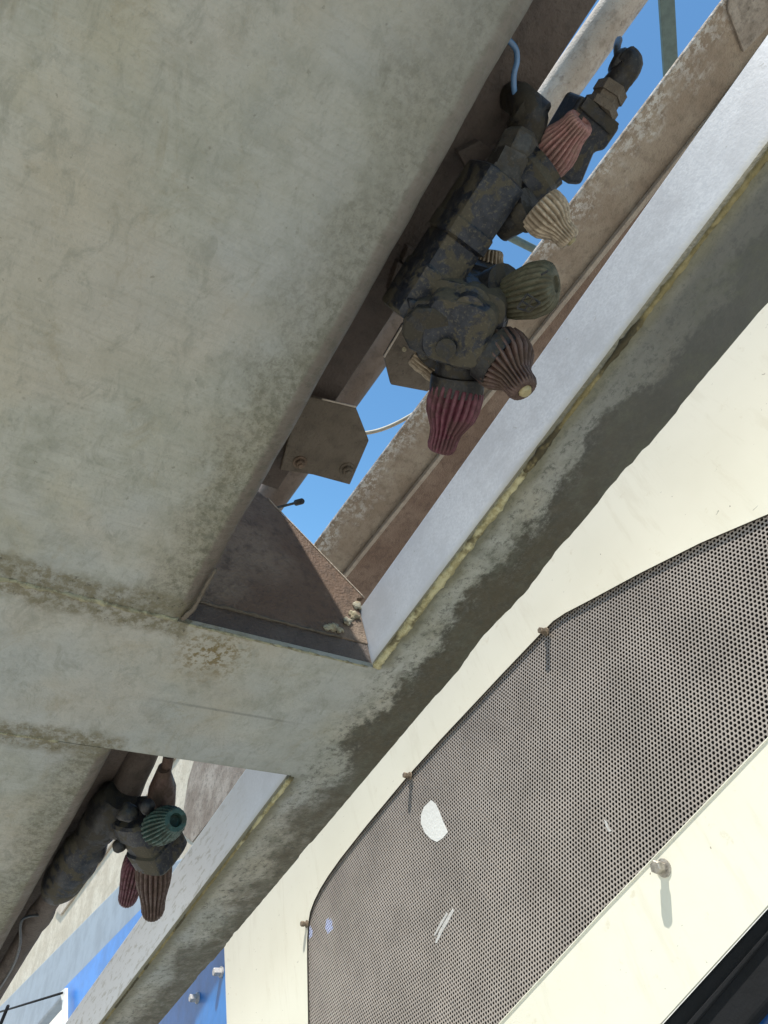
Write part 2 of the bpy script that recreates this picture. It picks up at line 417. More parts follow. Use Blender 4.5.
# ------------------------------------------------------------------ ground
H = 1.6
g = MB(); g.add([(-60, -60, 0), (60, -60, 0), (60, 60, 0), (-60, 60, 0)], [(0, 1, 2, 3)])
me = bpy.data.meshes.new('ground'); me.from_pydata([(x * 20, y * 20, 0) for x, y in ((-60, -60), (60, -60), (60, 60), (-60, 60))], [], [(0, 1, 2, 3)])
s_ = NT('concrete_ground')
gc = s_.mix(s_.sm(s_.noise(.8, 6, .6), .35, .65), (.53, .49, .41), (.43, .395, .335))
me.materials.append(s_.finish(gc, .85, 0, s_.noise(60, 4, .6), .002))
go = bpy.data.objects.new('ground', me); sc.collection.objects.link(go); go['kind'] = 'structure'

# ------------------------------------------------------------------ the boom frame
HN = -.5
D1, D2 = .4716, .6687                 # cross member, along d
CL, CW, CF = .184, .390, .483         # slot's left edge, web wall, outer edge of the flange
OB = Vector((D1, CL, HN))
boom = tree('boom_frame', OB, 'weathered galvanised steel boom frame with two long slots, mottled grey underside', 'boom frame')

def plate_strip(d0, d1, c0, c1, name, mat, corner=0):
    """sheet with its slot-side edge folded upwards over a small radius"""
    mb = MB(); r = .018; th = .005
    prof = [(c0, 0.0)] + [(c1 - r + r * math.sin(a), -(r - r * math.cos(a))) for a in [math.pi / 2 * k / 6 for k in range(7)]] + [(c1, -.035)]
    inner = [(c1 - th, -.035)] + [(c1 - th - (r - th) + (r - th) * math.sin(a), -(r - (r - th) * math.cos(a))) for a in [math.pi / 2 * k / 3 for k in range(3, -1, -1)]] + [(c0, -th)]
    ring = prof + inner
    nd = 90; V = []; Fc = []
    for i in range(nd + 1):
        d = d0 + (d1 - d0) * i / nd
        for c, n in ring:
            wob = .0012 * noise.noise(Vector((d * 18, 1, 3))) + .0006 * noise.noise(Vector((d * 70, 1, 3)))
            V.append((d, c + (wob if c > c1 - .02 else 0), HN + n))
    m = len(ring)
    for i in range(nd):
        for k in range(m): Fc.append((i * m + k, i * m + (k + 1) % m, (i + 1) * m + (k + 1) % m, (i + 1) * m + k))
    Fc.append(tuple(range(m))); Fc.append(tuple(range(nd * m, (nd + 1) * m)))
    mb.add(V, Fc)
    return mb.build(name, mat, boom, auto=40)
plate_strip(-.75, D1 - .001, -.32, CL, 'bottom_plate', M['plate'])
plate_strip(D2 + .001, 2.3, -.32, CL - .001, 'bottom_plate', M['plate'])
# cross member: flat face and its two upstanding sides
mb = MB(); mb.box((D1, -.32, HN - .006), (D2, CW - .002, HN)); bevel(mb.build('cross_member', M['cross'], boom), .0001)
mb = MB(); mb.box((D1 + .002, CL - .05, HN - .034), (D1 + .008, CW - .002, HN - .007)); mb.build('cross_member_side', M['darkbeam'], boom)
mb = MB(); mb.box((D2 - .008, CL - .05, HN - .034), (D2 - .002, CW - .002, HN - .007)); mb.build('cross_member_side', M['darkbeam'], boom)

# side rail: flange with a ragged edge, upright web
nd = 420; V = []; Fc = []
for i in range(nd + 1):
    d = -.75 + 3.05 * i / nd
    step = .0016 * round(2.2 * noise.noise(Vector((d * 14, 5, 1)))) + .0010 * noise.noise(Vector((d * 90, 2, 1)))
    ce = CF + step
    V += [(d, CW - .002, HN), (d, ce - .002, HN), (d, ce, HN - .002), (d, ce, HN - .008), (d, CW - .002, HN - .008)]
for i in range(nd):
    for k in range(5): Fc.append((i * 5 + k, i * 5 + (k + 1) % 5, (i + 1) * 5 + (k + 1) % 5, (i + 1) * 5 + k))
Fc += [tuple(range(5)), tuple(range(nd * 5, nd * 5 + 5))]
fl = MB().add(V, Fc).build('rail_flange', M['flange'], boom)
mb = MB(); mb.box((-.75, CW, HN - .0925), (2.3, CW + .006, HN - .0085)); bevel(mb.build('rail_web', M['wall'], boom), .0015)
# the other side rail, behind the viewer's left
mb = MB(); mb.box((-.75, -.335, HN - .0925), (2.3, -.329, HN)); mb.build('rail_web', M['wall'], boom)

# weld beads and growth along the joints
def bead(pts, rad, name, mat, jit=.55, seg=10, step=.0035):
    out = []
    for a, b in zip(pts, pts[1:]):
        a, b = Vector(a), Vector(b); k = max(2, int((b - a).length / step))
        out += [a.lerp(b, i / k) for i in range(k)]
    out.append(Vector(pts[-1]))
    return MB().tube(out, rad, seg, jit).build(name, mat, boom, smooth=True)
bead([(-.7, CW - .001, HN), (.20, CW - .001, HN)], lambda t: .0017 + .0020 * max(0, noise.noise(Vector((t * 22, 0, 4))) + .3), 'dark_crust', M['darkcrust'], .6)
bead([(.20, CW - .001, HN), (D1 - .002, CW - .001, HN)], lambda t: .0028 + .0012 * min(1, t * 3) + .001 * noise.noise(Vector((t * 9, 0, 4))), 'lichen_crust', M['lichen'], .5)
bead([(D2 + .002, CW - .001, HN), (D2 + .16, CW - .001, HN)], lambda t: .0030 - .0014 * t, 'lichen_crust', M['lichen'], .5)
bead([(D2 + .16, CW - .001, HN), (2.2, CW - .001, HN)], lambda t: .0016, 'dark_crust', M['darkcrust'], .5)
# unseen deep closed box, added here to keep the sun off the slot
mb = MB(); mb.prism([(-.75, CL - .007, HN - .037), (-.75, CL - .007, -1.092), (-.75, -.328, -1.092), (-.75, -.328, HN - .007), (-.75, -.320, HN - .007), (-.75, -.320, -1.084), (-.75, CL - .015, -1.084), (-.75, CL - .015, HN - .037)], (3.05, 0, 0))
mb.build('sun_block_box', M['brown'], boom)
bead([(D1 - .001, -.31, HN - .0005), (D1 - .001, CL - .012, HN - .0005)], lambda t: .0024, 'weld_bead', M['weld'], .75)
bead([(D2 + .001, -.31, HN - .0012), (D2 + .001, CL - .06, HN - .0012)], lambda t: .0022, 'weld_bead', M['weld'], .6)
bead([(D1 - .07, CL - .003, HN - .002), (D1 - .02, CL - .003, HN - .001), (D1 - .004, CL - .008, HN)], lambda t: .0014 + .0008 * t, 'weld_bead', M['bracket'], .8)
bead([(D1 + .001, CL, HN - .0005), (D1 + .001, CW - .01, HN - .0005)], lambda t: .0012, 'weld_bead', M['weld'], .8)
bead([(D1 + .001, CL + .01, HN - .035), (D1 + .001, CW - .035, HN - .035)], lambda t: .0016, 'weld_bead', M['bracket'], .9)

# gusset rising behind the slot's end
gd = D1 + .001
def Gd(px, py):
    r = ray(px, py); return r * (gd / r.x)
q1 = Gd(268, 499); q2 = Gd(364, 598)
gp = [(gd, CL - .05, HN - .035), (gd, CW - .001, HN - .035), (gd, CW - .001, q2.z), (gd, q2.y, q2.z), q1, (gd, q1.y - .07, q1.z - .06), (gd, CL - .05, q1.z - .06)]
gp = [gp[0], gp[1], (gd, CW - .001, q2.z + .004), (gd, q2.y, q2.z), tuple(q1), gp[5], gp[6]]
gus = MB().prism(gp, (.006, 0, 0)).build('gusset_plate', M['gusset'], boom); bevel(gus, .001)
# brighter worn edge along the gusset's top
e0 = Vector((gd - .0005, q2.y, q2.z)); e1 = Vector((gd - .0005, q1.y, q1.z))
bead([e0, e1], lambda t: .0009, 'worn_edge', M['lip'], .4, 6)
mb = MB()
for px, py, r in ((357, 606, .006), (353, 616, .007), (347, 622, .006), (333, 628, .0075), (340, 631, .005), (326, 628, .004)):
    q = Gd(px, py); mb.blob((gd - .001, q.y, q.z), r * .85, .8, 16, .6, 1, 1, 120)
mb.build('weld_lump', M['pale'], boom, smooth=True)

# ------------------------------------------------------------------ bars and pipe above the slot
def bar_along(name, label, cat, ratio0, ratio1, n, d0, d1, th, mat, bev=.002):
    o = Vector((d0, -ratio0 * n, n))
    t = tree(name, o, label, cat)
    return t
# long pipe
NP = -1.40
rp = .0335
pa, pb = P(624, 0, NP), P(252, 525, NP); pv = (pb - pa)
pt = tree('steel_pipe', pa + pv * 1.5, 'dusty round brown steel pipe running behind the valves', 'pipe')
MB().tube([pa + pv * (-.9 + 3.0 * i / 60) for i in range(61)], rp, 32).build('pipe_body', M['pipe'], pt, smooth=True)
MB().tube([pa + pv * (.30 + 1.8 * i / 40) for i in range(41)], rp + .004, 32).build('shade_sleeve', M['darkpipe'], pt, smooth=True)  # darker sleeve colours in the shade on the pipe's lower run
# dark bar above the plate's folded edge
db = tree('angle_bar', Vector((.3, .25, -.62)), 'dark brown flat bar tucked above the edge of the grey plate', 'bar')
za, zb = P(598, 0, -.62), P(330, 410, -.62); zv = zb - za
def bl(t, c=None): q = za + zv * t; return Vector((q.x, q.y if c is None else c, q.z))
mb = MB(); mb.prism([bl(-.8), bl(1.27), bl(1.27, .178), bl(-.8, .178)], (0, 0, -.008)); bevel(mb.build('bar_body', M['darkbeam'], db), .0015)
db2 = tree('angle_bar', Vector((1.2, .2, -.58)), 'dark strip added to stand for the shade behind the supply pipe along the short slot', 'bar')
mb = MB(); mb.box((D2 - .05, CL - .01, -.585), (2.25, .226, -.577)); bevel(mb.build('bar_body', M['darkbeam'], db2), .0015)  # added dark strip, stands in for shade beside the plate edge
# muddy beam on the right, hanging over the panel
NB = -1.30
bt = tree('muddy_beam', P(560, 205, NB), 'muddy brown box beam with a crust of dried white splashes along its edge', 'beam')
la, lb = P(724, 0, NB), P(315, 545, NB); lv = lb - la
ra, rb = P(560, 307, NB), P(348, 572, NB); rv = rb - ra
def pixy(v):
    q = B.transposed() @ v; return 512 - F * q.y / -q.z
def tend(f, y):
    t = 0
    while pixy(f(t)) < y and t < 40: t += .02
    return t
def L(t, z=0): q = la + lv * t; return Vector((q.x, q.y, NB + z))
def Rg(t, k=0, z=0): q = ra + rv * t; return Vector((q.x, q.y + k, NB + z))
tL, tR = tend(L, 690), tend(Rg, 715)
mb = MB(); mb.prism([L(-1.0), L(tL), Rg(tR), Rg(-5.5)], (0, 0, -.010)); bevel(mb.build('beam_body', M['beam'], bt), .003, 3)
mb = MB(); mb.prism([Rg(-5.5, -.010, .011), Rg(tR, -.010, .011), Rg(tR, 0, .011), Rg(-5.5, 0, .011)], (0, 0, -.010)); bevel(mb.build('beam_lip', M['lip2'], bt), .001)
mb = MB(); mb.prism([Rg(-5.5, .0005, .006), Rg(tR, .0005, .006), Rg(tR, .25, .006), Rg(-5.5, .25, .006)], (0, 0, -.006)); mb.build('beam_strip', M['beam2'], bt)
mb = MB(); mb.prism([P(728, 10, NB + .006), P(744, 52, NB + .006), P(785, 10, NB + .006), P(785, -60, NB + .006), P(735, -60, NB + .006)], (0, 0, -.0055)); bevel(mb.build('end_plate', M['brown'], bt), .001)
mb = MB(); mb.prism([L(-1.0, -.012) + Vector((0, .05, 0)), L(tL, -.012) + Vector((0, .05, 0)), L(tL, -.012) + Vector((0, .06, 0)), L(-1.0, -.012) + Vector((0, .06, 0))], (0, 0, -.04)); mb.build('beam_web', M['beam2'], bt)

# braces and hoses seen against the sky
t = tree('green_brace', P(671, 76, -2.0), 'thin grey green steel strut crossing the sky above the beam', 'strut')
p0, p1 = P(664, -60, -2.0), P(674, 110, -2.0)
sd = Vector((0, .0, 0)); dv = (P(682, 110, -2.0) - P(668, 110, -2.0)) * .5
mb = MB(); mb.prism([p0 - dv, p0 + dv, p1 + dv, p1 - dv], (0, 0, -.012)); bevel(mb.build('strut_bar', M['green'], t), .002)
t2 = tree('green_brace', P(500, 228, -1.9), 'short green rod showing in the gap under the beige nozzle cap', 'rod')
MB().tube([P(470, 215, -1.9), P(508, 236, -1.9), P(560, 262, -1.9)], .011, 12, 0, 6).build('rod_body', M['green'], t2, smooth=True)
t3 = tree('cable', P(366, 433, -1.5), 'thin cream strap curving across the blue gap', 'strap')
MB().tube([P(330, 432, -1.5), P(366, 433, -1.5), P(395, 424, -1.5), P(425, 405, -1.5), P(440, 380, -1.5)], .0048, 8, 0, 8).build('strap_body', M['strap'], t3, smooth=True)

# ------------------------------------------------------------------ brackets (bolted to the boom)
def hexbolt(mb, c, ax, r, h, washer=True):
    c = Vector(c); ax = Vector(ax).normalized()
    if washer: mb.lathe(c, c + ax * h * .25, [(0, r * 1.45), (1, r * 1.4)], 20); c = c + ax * h * .25
    mb.lathe(c, c + ax * h, [(0, r), (.8, r), (1, r * .86)], 6)
    mb.lathe(c + ax * (h), c + ax * (h * 1.5), [(0, r * .5), (.8, r * .5), (1, r * .4)], 12)
nb = -.60
pts = [P(300, 395, nb), P(322, 400, nb), P(356, 408, nb), P(369, 441, nb), P(350, 485, nb), P(313, 475, nb), P(280, 470, nb)]
br = MB().prism(pts, (0, 0, -.006)).build('mounting_bracket', M['bracket'], boom); bevel(br, .0012)
mb = MB(); hexbolt(mb, P(347, 469, nb), (0, 0, 1), .0055, .005); mb.build('bracket_bolt', M['bracket'], br)
mb = MB(); hexbolt(mb, P(300, 462, nb), (0, 0, 1), .005, .005); mb.build('bracket_bolt', M['gusset'], br)
bead([P(322, 399, nb + .0015), P(356, 407, nb + .0015)], lambda t: .0009, 'worn_edge', M['lip'], .3, 6)
nb = -.60
pts = [P(418, 312, nb), P(402, 326, nb), P(384, 357, nb), P(391, 385, nb), P(428, 392, nb), P(446, 372, nb), P(446, 320, nb)]
br = MB().prism(pts, (0, 0, -.006)).build('mounting_bracket', M['bracket'], boom); bevel(br, .0012)
MB().lathe(P(404, 349, nb - .001), P(404, 349, nb) + Vector((0, 0, .001)), [(0, .0022), (1, .0022)], 12).build('rivet', M['pale'], br)
bead([P(403, 325, nb + .001), P(384, 357, nb + .001)], lambda t: .001, 'worn_edge', M['lip'], .3, 6)
mb = MB(); mb.box((D1 - .075, .26, -1.06), (D1 - .07, .262, -1.05)); 
bt2 = tree('bolt_end', P(301, 502, -1.3), 'small dark bolt end sticking out into the blue gap', 'bolt')
MB().lathe(P(272, 509, -1.36), P(303, 501, -1.3), [(0, .003), (.75, .003), (.78, .007), (.97, .007), (1, .005)], 14).build('bolt_body', M['dark'], bt2, auto=40)

# ------------------------------------------------------------------ nozzle assemblies
# flared ribbed cap: t along the axis, radius factor, rib strength
def cap_part(parent, a, b, r0, r1, mat, ribs=18, amp=.17, ell=1.0, up=None, style='bell', tip=None, name='nozzle_cap', label=None):
    if style == 'bell':
        prof = [(0, r0 * .80, .2), (.03, r0 * .96, .8), (.12, r0, 1), (.30, r0 * 1.0, 1), (.44, r0 * .93, 1), (.56, r0 * .45 + r1 * .55, 1), (.68, r1 * 1.06, 1), (.80, r1 * .98, 1), (.90, r1 * .97, .9), (.97, r1 * .86, .5), (1.0, r1 * .7, .1), (1.0, r1 * .45, 0), (.93, r1 * .38, 0)]
    elif style == 'paddle':
        prof = [(0, r0 * .55, .3), (.08, r0 * .62, .8), (.35, r0 * .85, 1), (.65, r0, 1), (.86, r0 * .93, 1), (.95, r0 * .78, .8), (1.0, r0 * .5, .2), (1.0, r0 * .3, 0), (.96, r0 * .25, 0)]
    else:   # short wide cap seen from the front
        prof = [(0, r0 * .9, .5), (.1, r0, 1), (.5, r0 * .98, 1), (.75, r0 * .84, 1), (.9, r1 * 1.2, .7), (1.0, r1, .1), (1.0, r1 * .6, 0), (.85, r1 * .5, 0)]
    ob = MB().lathe(a, b, prof, ribs=ribs, amp=amp, ell=ell, up=up).build(name, mat, parent, auto=55)
    if label: ob['label'] = label
    if tip:
        a, b = Vector(a), Vector(b)
        c = a.lerp(b, .90); e = a.lerp(b, 1.06)
        k = (b - a).normalized().orthogonal()
        m2 = MB().lathe(c, e, [(0, r1 * .42), (.7, r1 * .42), (1, r1 * .32)], 8); m2.build('spray_tip', M[tip], ob, auto=40)
    return ob

n0 = -.50
def Q(px, py, n=n0): return P(px, py, n)
def rad(px, py, w, n=n0):     # world radius of a width of w pixels there
    return (w / 2) * (-ray(px, py).normalized().dot(Vector((0, 0, 0))) + P(px, py, n).length / ray(px, py).length) / F

def rounded_block(parent, a, b, w, ell, mat, name, sq=.22, steps=(), up=(0, 0, 1)):
    prof = [(0, w * .86), (.012, w * .97), (.03, w)]
    for t, f in steps: prof += [(t - .012, prof[-1][1]), (t, w * f * .95), (t + .012, w * f)]
    lw = prof[-1][1]
    prof += [(.97, lw), (.99, lw * .96), (1, lw * .84)]
    return MB().lathe(a, b, prof, 32, ell=ell, up=up, sq=sq).build(name, mat, parent, auto=35)

as1 = tree('spray_nozzle_turret', Q(452, 320, -.55), 'large mud-caked nozzle turret in the long slot with maroon, brown, olive and beige ribbed caps', 'nozzle turret', 'spray nozzle turrets in the boom slots')
# long housing, along the slot
hs = rounded_block(as1, Q(497, 174, -.545), Q(405, 318, -.525), rad(450, 250, 62, -.535), .8, M['navy'], 'valve_housing', .9, ((.33, 1.05), (.45, .95), (.66, 1.02)))
# fittings upwards from the housing
e1 = MB().lathe(Q(497, 190, -.56), Q(513, 158, -.57), [(0, .0185), (.45, .0185), (.46, .0165), (1, .0165)], 6).build('hex_fitting', M['greyp'], as1, auto=30)
MB().lathe(Q(508, 168, -.57), Q(522, 138, -.585), [(0, .0150), (.1, .0165), (.8, .0165), (1, .013)], 8).build('collar', M['greyp'], e1, auto=30)
el = MB().tube([Q(515, 155, -.585), Q(526, 132, -.59), Q(531, 115, -.59), Q(523, 103, -.60), Q(514, 97, -.62)], lambda t: .0135 if t < .5 else .0145 - .003 * t, 18, .08, 6).build('elbow', M['dark'], as1, smooth=True)
MB().lathe(Q(538, 124, -.59), Q(519, 108, -.60), [(0, .0150), (.1, .0165), (.85, .0165), (1, .014)], 16).build('elbow_nut', M['dark'], el, auto=35)
# hub of the turret
hub = MB().lathe(Q(482, 292, -.575), Q(455, 334, -.478), [(0, .022), (.12, .029), (.3, .0305), (.32, .0275), (.58, .0275), (.60, .0310), (.82, .0305), (.84, .0265), (.96, .026), (1, .023)], 48, jit=.05, sq=.85, up=(1, .35, 0)).build('turret_hub', M['navy'], as1, auto=35)
MB().lathe(Q(433, 322, -.505), Q(428, 334, -.488), [(0, .0225), (.5, .0225), (.55, .0205), (.9, .0205), (1, .0185)], 10, jit=.04).build('hub_face', M['dark'], as1, auto=30)
MB().lathe(Q(447, 345, -.492), Q(446, 349, -.474), [(0, .0105), (.5, .0105), (.6, .0080), (1, .0075)], 12).build('hub_face', M['dark'], as1, auto=30)
MB().lathe(Q(470, 306, -.500), Q(468, 312, -.476), [(0, .0165), (.5, .0165), (.6, .013), (1, .0115)], 18, jit=.06).build('hub_face', M['navy'], as1, auto=30)
MB().prism([Q(470, 318, -.4755), Q(497, 330, -.4755), Q(492, 352, -.4755), Q(478, 358, -.4755), Q(466, 340, -.4755)], (0, 0, -.02)).build('hub_lug', M['navy'], as1)
MB().prism([Q(408, 300, -.500), Q(430, 303, -.500), Q(432, 318, -.500), Q(414, 326, -.500)], (0, 0, -.02)).build('hub_lug', M['navy'], as1)
for px, py, w in ((452, 302, 16), (470, 366, 18), (500, 318, 22), (489, 340, 17), (462, 376, 18), (452, 366, 14), (425, 352, 14)):
    MB().blob(Q(px, py, -.495), rad(px, py, w), .35, 18, 1, 1, .6).build('hub_boss', M['navy'], as1, smooth=True)
for ob_n in [o for o in sc.objects if o.name.startswith('hub_lug')]: bevel(ob_n, .003, 3)
# collar stubs under each cap
def stub(a, b, r, mat=M['dark']): return MB().lathe(a, b, [(0, r), (.6, r), (.62, r * 1.15), (1, r * 1.15)], 20).build('cap_stub', mat, as1, auto=35)
stub(Q(470, 335, -.50), Q(503, 362, -.475), .020)
stub(Q(462, 345, -.51), Q(456, 394, -.50), .019)
stub(Q(475, 305, -.53), Q(508, 290, -.505), .018)
stub(Q(500, 225, -.545), Q(532, 207, -.53), .013)
stub(Q(450, 330, -.54), Q(432, 356, -.55), .014)
stub(Q(478, 300, -.55), Q(489, 276, -.57), .014)
cap_part(as1, Q(495, 350, -.488), Q(525, 391, -.445), rad(500, 360, 64, -.48), rad(525, 390, 34, -.445), M['brownc'], 18, .20, tip='yellow', label='dark brown ribbed cap pointing at the viewer')
cap_part(as1, Q(459, 386, -.50), Q(440, 452, -.485), rad(455, 400, 56, -.49), rad(440, 440, 31, -.485), M['maroon'], 17, .17, label='maroon ribbed cap hanging down')
pd = cap_part(as1, Q(493, 302, -.51), Q(556, 284, -.475), rad(525, 290, 59, -.48), .014, M['greenc'], 18, .13, ell=.62, up=(1, 0, .0), style='paddle', label='olive flattened cap with a raised mark')
cap_part(as1, Q(538, 206, -.525), Q(571, 241, -.505), rad(545, 215, 47, -.52), rad(570, 240, 25, -.51), M['beigec'], 18, .18, tip='yellow', label='beige bell shaped ribbed cap')
cap_part(as1, Q(485, 288, -.565), Q(490, 250, -.575), rad(490, 270, 36, -.57), .012, M['beigec'], 16, .18, label='small pale ribbed cap behind')
cap_part(as1, Q(440, 372, -.545), Q(414, 353, -.555), rad(425, 360, 28, -.55), .011, M['beigec'], 15, .2, label='short pale ribbed cap on the far side')
# the raised mark on the olive cap
def onpad(px, py): return Q(px, py, -.4635)
mk = MB()
for a, b in (((517, 308), (527, 294)), ((527, 294), (540, 303)), ((529, 312), (540, 303)), ((517, 308), (529, 312)), ((521, 301), (534, 308)), ((541, 275), (548, 271)), ((524, 311), (533, 299))):
    mk.tube([onpad(*a), onpad(*b)], .0008, 6)
mk.build('raised_mark', M['dark'], pd)

# second valve, further back
as2 = tree('spray_valve', Q(590, 140, -.60), 'dark square valve block with pinkish ribbed cap, furthest up beside the sky', 'valve')
n2 = -.58
vb = MB().prism([P(583, 95, n2), P(622, 127, n2), P(605, 152, n2), P(596, 152, n2), P(582, 186, n2), P(570, 185, n2), P(545, 170, n2), P(556, 140, n2)], (0, 0, -.030)).build('valve_block', M['navy'], as2); bevel(vb, .004, 3)
mb = MB(); mb.prism([P(588, 96, n2 + .004), P(620, 124, n2 + .004), P(612, 136, n2 + .004), P(580, 108, n2 + .004)], (0, 0, -.0035)); bevel(mb.build('block_flange', M['dark'], vb), .001)
MB().lathe(P(520, 190, n2 + .01), P(548, 165, n2 + .01), [(0, .020), (.1, .022), (.6, .022), (.8, .018), (1, .018)], 24).build('block_neck', M['navy'], vb, auto=35)
nk = MB().lathe(P(598, 112, n2 - .005), P(613, 88, n2 - .01), [(0, .0145), (.3, .0145), (.31, .0115), (.6, .0115), (.61, .013), (1, .013)], 6).build('hex_fitting', M['bracket'], as2, auto=30)
el2 = MB().tube([P(610, 92, n2 - .01), P(622, 76, n2 - .01), P(629, 66, n2 - .01), P(624, 60, n2 - .015)], lambda t: .0100, 16, .08, 5).build('elbow', M['dark'], as2, smooth=True)
MB().lathe(P(632, 70, n2 - .01), P(614, 60, n2 - .02), [(0, .009), (.2, .0105), (.8, .0105), (1, .008)], 16).build('elbow_nut', M['dark'], el2, auto=35)
MB().tube([P(618, 62, n2 - .02), P(617, 48, n2 - .03), P(619, 40, n2 - .05)], .0028, 8, 0, 4).build('hose_tail', M['hose'], as2, smooth=True)
cap_part(as2, P(545, 162, -.59), P(583, 119, -.575), rad(550, 160, 47, -.585), rad(580, 125, 33, -.575), M['pink'], 18, .18, label='faded pink ribbed cap with a pale rim')

hz = tree('hose', Q(514, 97, -.62), 'thin hose coloured blue for its lit edge, arching up from the elbow behind the plate', 'hose')
MB().tube([Q(517, 104, -.60), Q(514, 88, -.598), Q(514, 74, -.598), Q(517, 60, -.60), Q(514, 46, -.602), Q(496, 30, -.605)], .0022, 10, 0, 6).build('hose_body', mat_simple('hose_blue_sheen', (.10, .20, .36), .25), hz, smooth=True)  # blue base colour imitates the light along the hose's edge
# small fittings tucked behind the plate edge
ft = tree('pipe_clamp', Q(470, 150, -.6), 'small brown clamp plates wedged between the housing and the grey plate', 'clamp')
for q in (((458, 152), (480, 141), (495, 152), (470, 176)), ((398, 262), (410, 268), (405, 300), (388, 292)), ((408, 247), (417, 252), (413, 268), (402, 262))):
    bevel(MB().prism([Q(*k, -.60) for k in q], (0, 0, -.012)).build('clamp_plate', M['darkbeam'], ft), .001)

# --- turret in the short slot
m0 = -.50
as3 = tree('spray_nozzle_turret', P(150, 830, -.55), 'smaller dark nozzle turret in the short lower slot with teal, maroon and brown caps', 'nozzle turret', 'spray nozzle turrets in the boom slots')
MB().lathe(P(137, 812, -.53), P(163, 858, -.505), [(0, .024), (.04, .027), (.3, .029), (.32, .026), (.6, .026), (.62, .029), (.93, .0285), (1, .024)], 48, jit=.05, sq=.8, up=(1, .35, 0)).build('turret_hub', M['navy'], as3, auto=35)
mb = MB()
for px, py, w in ((128, 812, 20), (120, 845, 14), (170, 848, 22), (147, 806, 16), (178, 838, 14)): MB().blob(P(px, py, -.51), rad(px, py, w, -.51), .3, 14).build('hub_boss', M['dark'], as3, smooth=True)
cap_part(as3, P(154, 856, -.505), P(153, 914, -.488), rad(150, 870, 36, -.5), rad(152, 905, 24, -.49), M['brownc'], 16, .17, tip='yellow')
cap_part(as3, P(138, 858, -.535), P(127, 901, -.53), rad(130, 870, 27, -.53), rad(126, 895, 20, -.53), M['maroon'], 16, .17)
cap_part(as3, P(157, 828, -.50), P(176, 820, -.470), rad(165, 825, 37, -.48), rad(175, 820, 22, -.47), M['tealc'], 18, .17, style='front')
tp = MB().lathe(P(161, 806, -.535), P(164, 768, -.545), [(0, .0195), (.05, .0215), (.45, .0205), (.8, .013), (1, .009)], 24, ell=.8, jit=.1).build('top_cap', M['brownc'], as3, auto=40)
MB().lathe(P(163, 785, -.545), P(169, 755, -.55), [(0, .008), (.5, .0065), (1, .0065)], 14).build('stem', M['brownc'], tp, auto=40)
MB().lathe(P(112, 822, -.55), P(140, 825, -.52), [(0, .020), (.5, .020), (1, .017)], 20).build('neck', M['dark'], as3, auto=40)
# supply line along the plate
sp = tree('supply_line', P(100, 825, -.56), 'black muddy supply pipe with ribbed coupling beside the short slot', 'supply pipe')
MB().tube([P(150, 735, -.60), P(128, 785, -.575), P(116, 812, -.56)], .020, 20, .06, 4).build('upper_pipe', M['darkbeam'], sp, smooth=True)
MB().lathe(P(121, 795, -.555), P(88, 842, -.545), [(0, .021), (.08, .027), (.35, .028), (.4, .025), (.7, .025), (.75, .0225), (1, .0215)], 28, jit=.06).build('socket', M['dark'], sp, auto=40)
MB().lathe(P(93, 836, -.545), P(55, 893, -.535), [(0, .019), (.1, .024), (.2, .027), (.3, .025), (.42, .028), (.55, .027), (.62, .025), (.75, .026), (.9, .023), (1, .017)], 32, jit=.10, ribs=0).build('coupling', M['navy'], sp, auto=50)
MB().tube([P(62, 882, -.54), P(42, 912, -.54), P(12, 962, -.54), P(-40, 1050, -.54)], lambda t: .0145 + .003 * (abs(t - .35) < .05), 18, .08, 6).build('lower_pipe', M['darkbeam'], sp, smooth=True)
hz2 = tree('hose', P(38, 918, -.52), 'thin black cable looping beside the lower end of the supply pipe', 'cable')
MB().tube([P(40, 915, -.53), P(22, 920, -.515), P(20, 945, -.51), P(12, 968, -.515), P(-8, 1000, -.53)], .0018, 8, 0, 6).build('cable_body', M['hose'], hz2, smooth=True)

# ------------------------------------------------------------------ vehicle side
CP = .67
OV = Pc(660, 862, CP)
veh = tree('vehicle_side', OV, 'sunlit cream painted vehicle side with a long perforated vent and bolts', 'vehicle side')
Uz = Zw.copy(); Uy = Yw.copy()          # vertical and horizontal within the panel's plane
def pl(px, py, c=CP): 
    q = Pc(px, py, c); return (q.dot(Uy), q.dot(Uz))
def un(a, b, c): return Uy * a + Uz * b + Vector((0, c, 0))
vent_px = [(960, 452), (768, 514), (700, 543), (640, 573), (590, 600), (565, 613), (553, 621), (540, 634), (500, 676), (440, 740), (405, 779), (366, 826), (340, 859), (328, 876), (320, 889), (314, 901), (310, 912), (308, 924), (307, 940), (307, 960), (308, 1024), (312, 1200), (345, 1210), (499, 1024), (600, 914), (768, 738), (960, 535)]
vent = [pl(*q) for q in vent_px]
out_px_top = []
# outer outline of the cream sheet in panel coordinates
def proj_line(d, n): return (Vector((d, 0, n)).dot(Uy), Vector((d, 0, n)).dot(Uz))
le0 = pl(224, 940); le1 = pl(229, 1090)
outer = [proj_line(-1.6, -.84), proj_line(-.3, -.84), proj_line(1.0, -.80), proj_line(1.42, -.80), le0, le1, pl(400, 1310), pl(660, 1024), pl(768, 905), pl(1250, 374)]
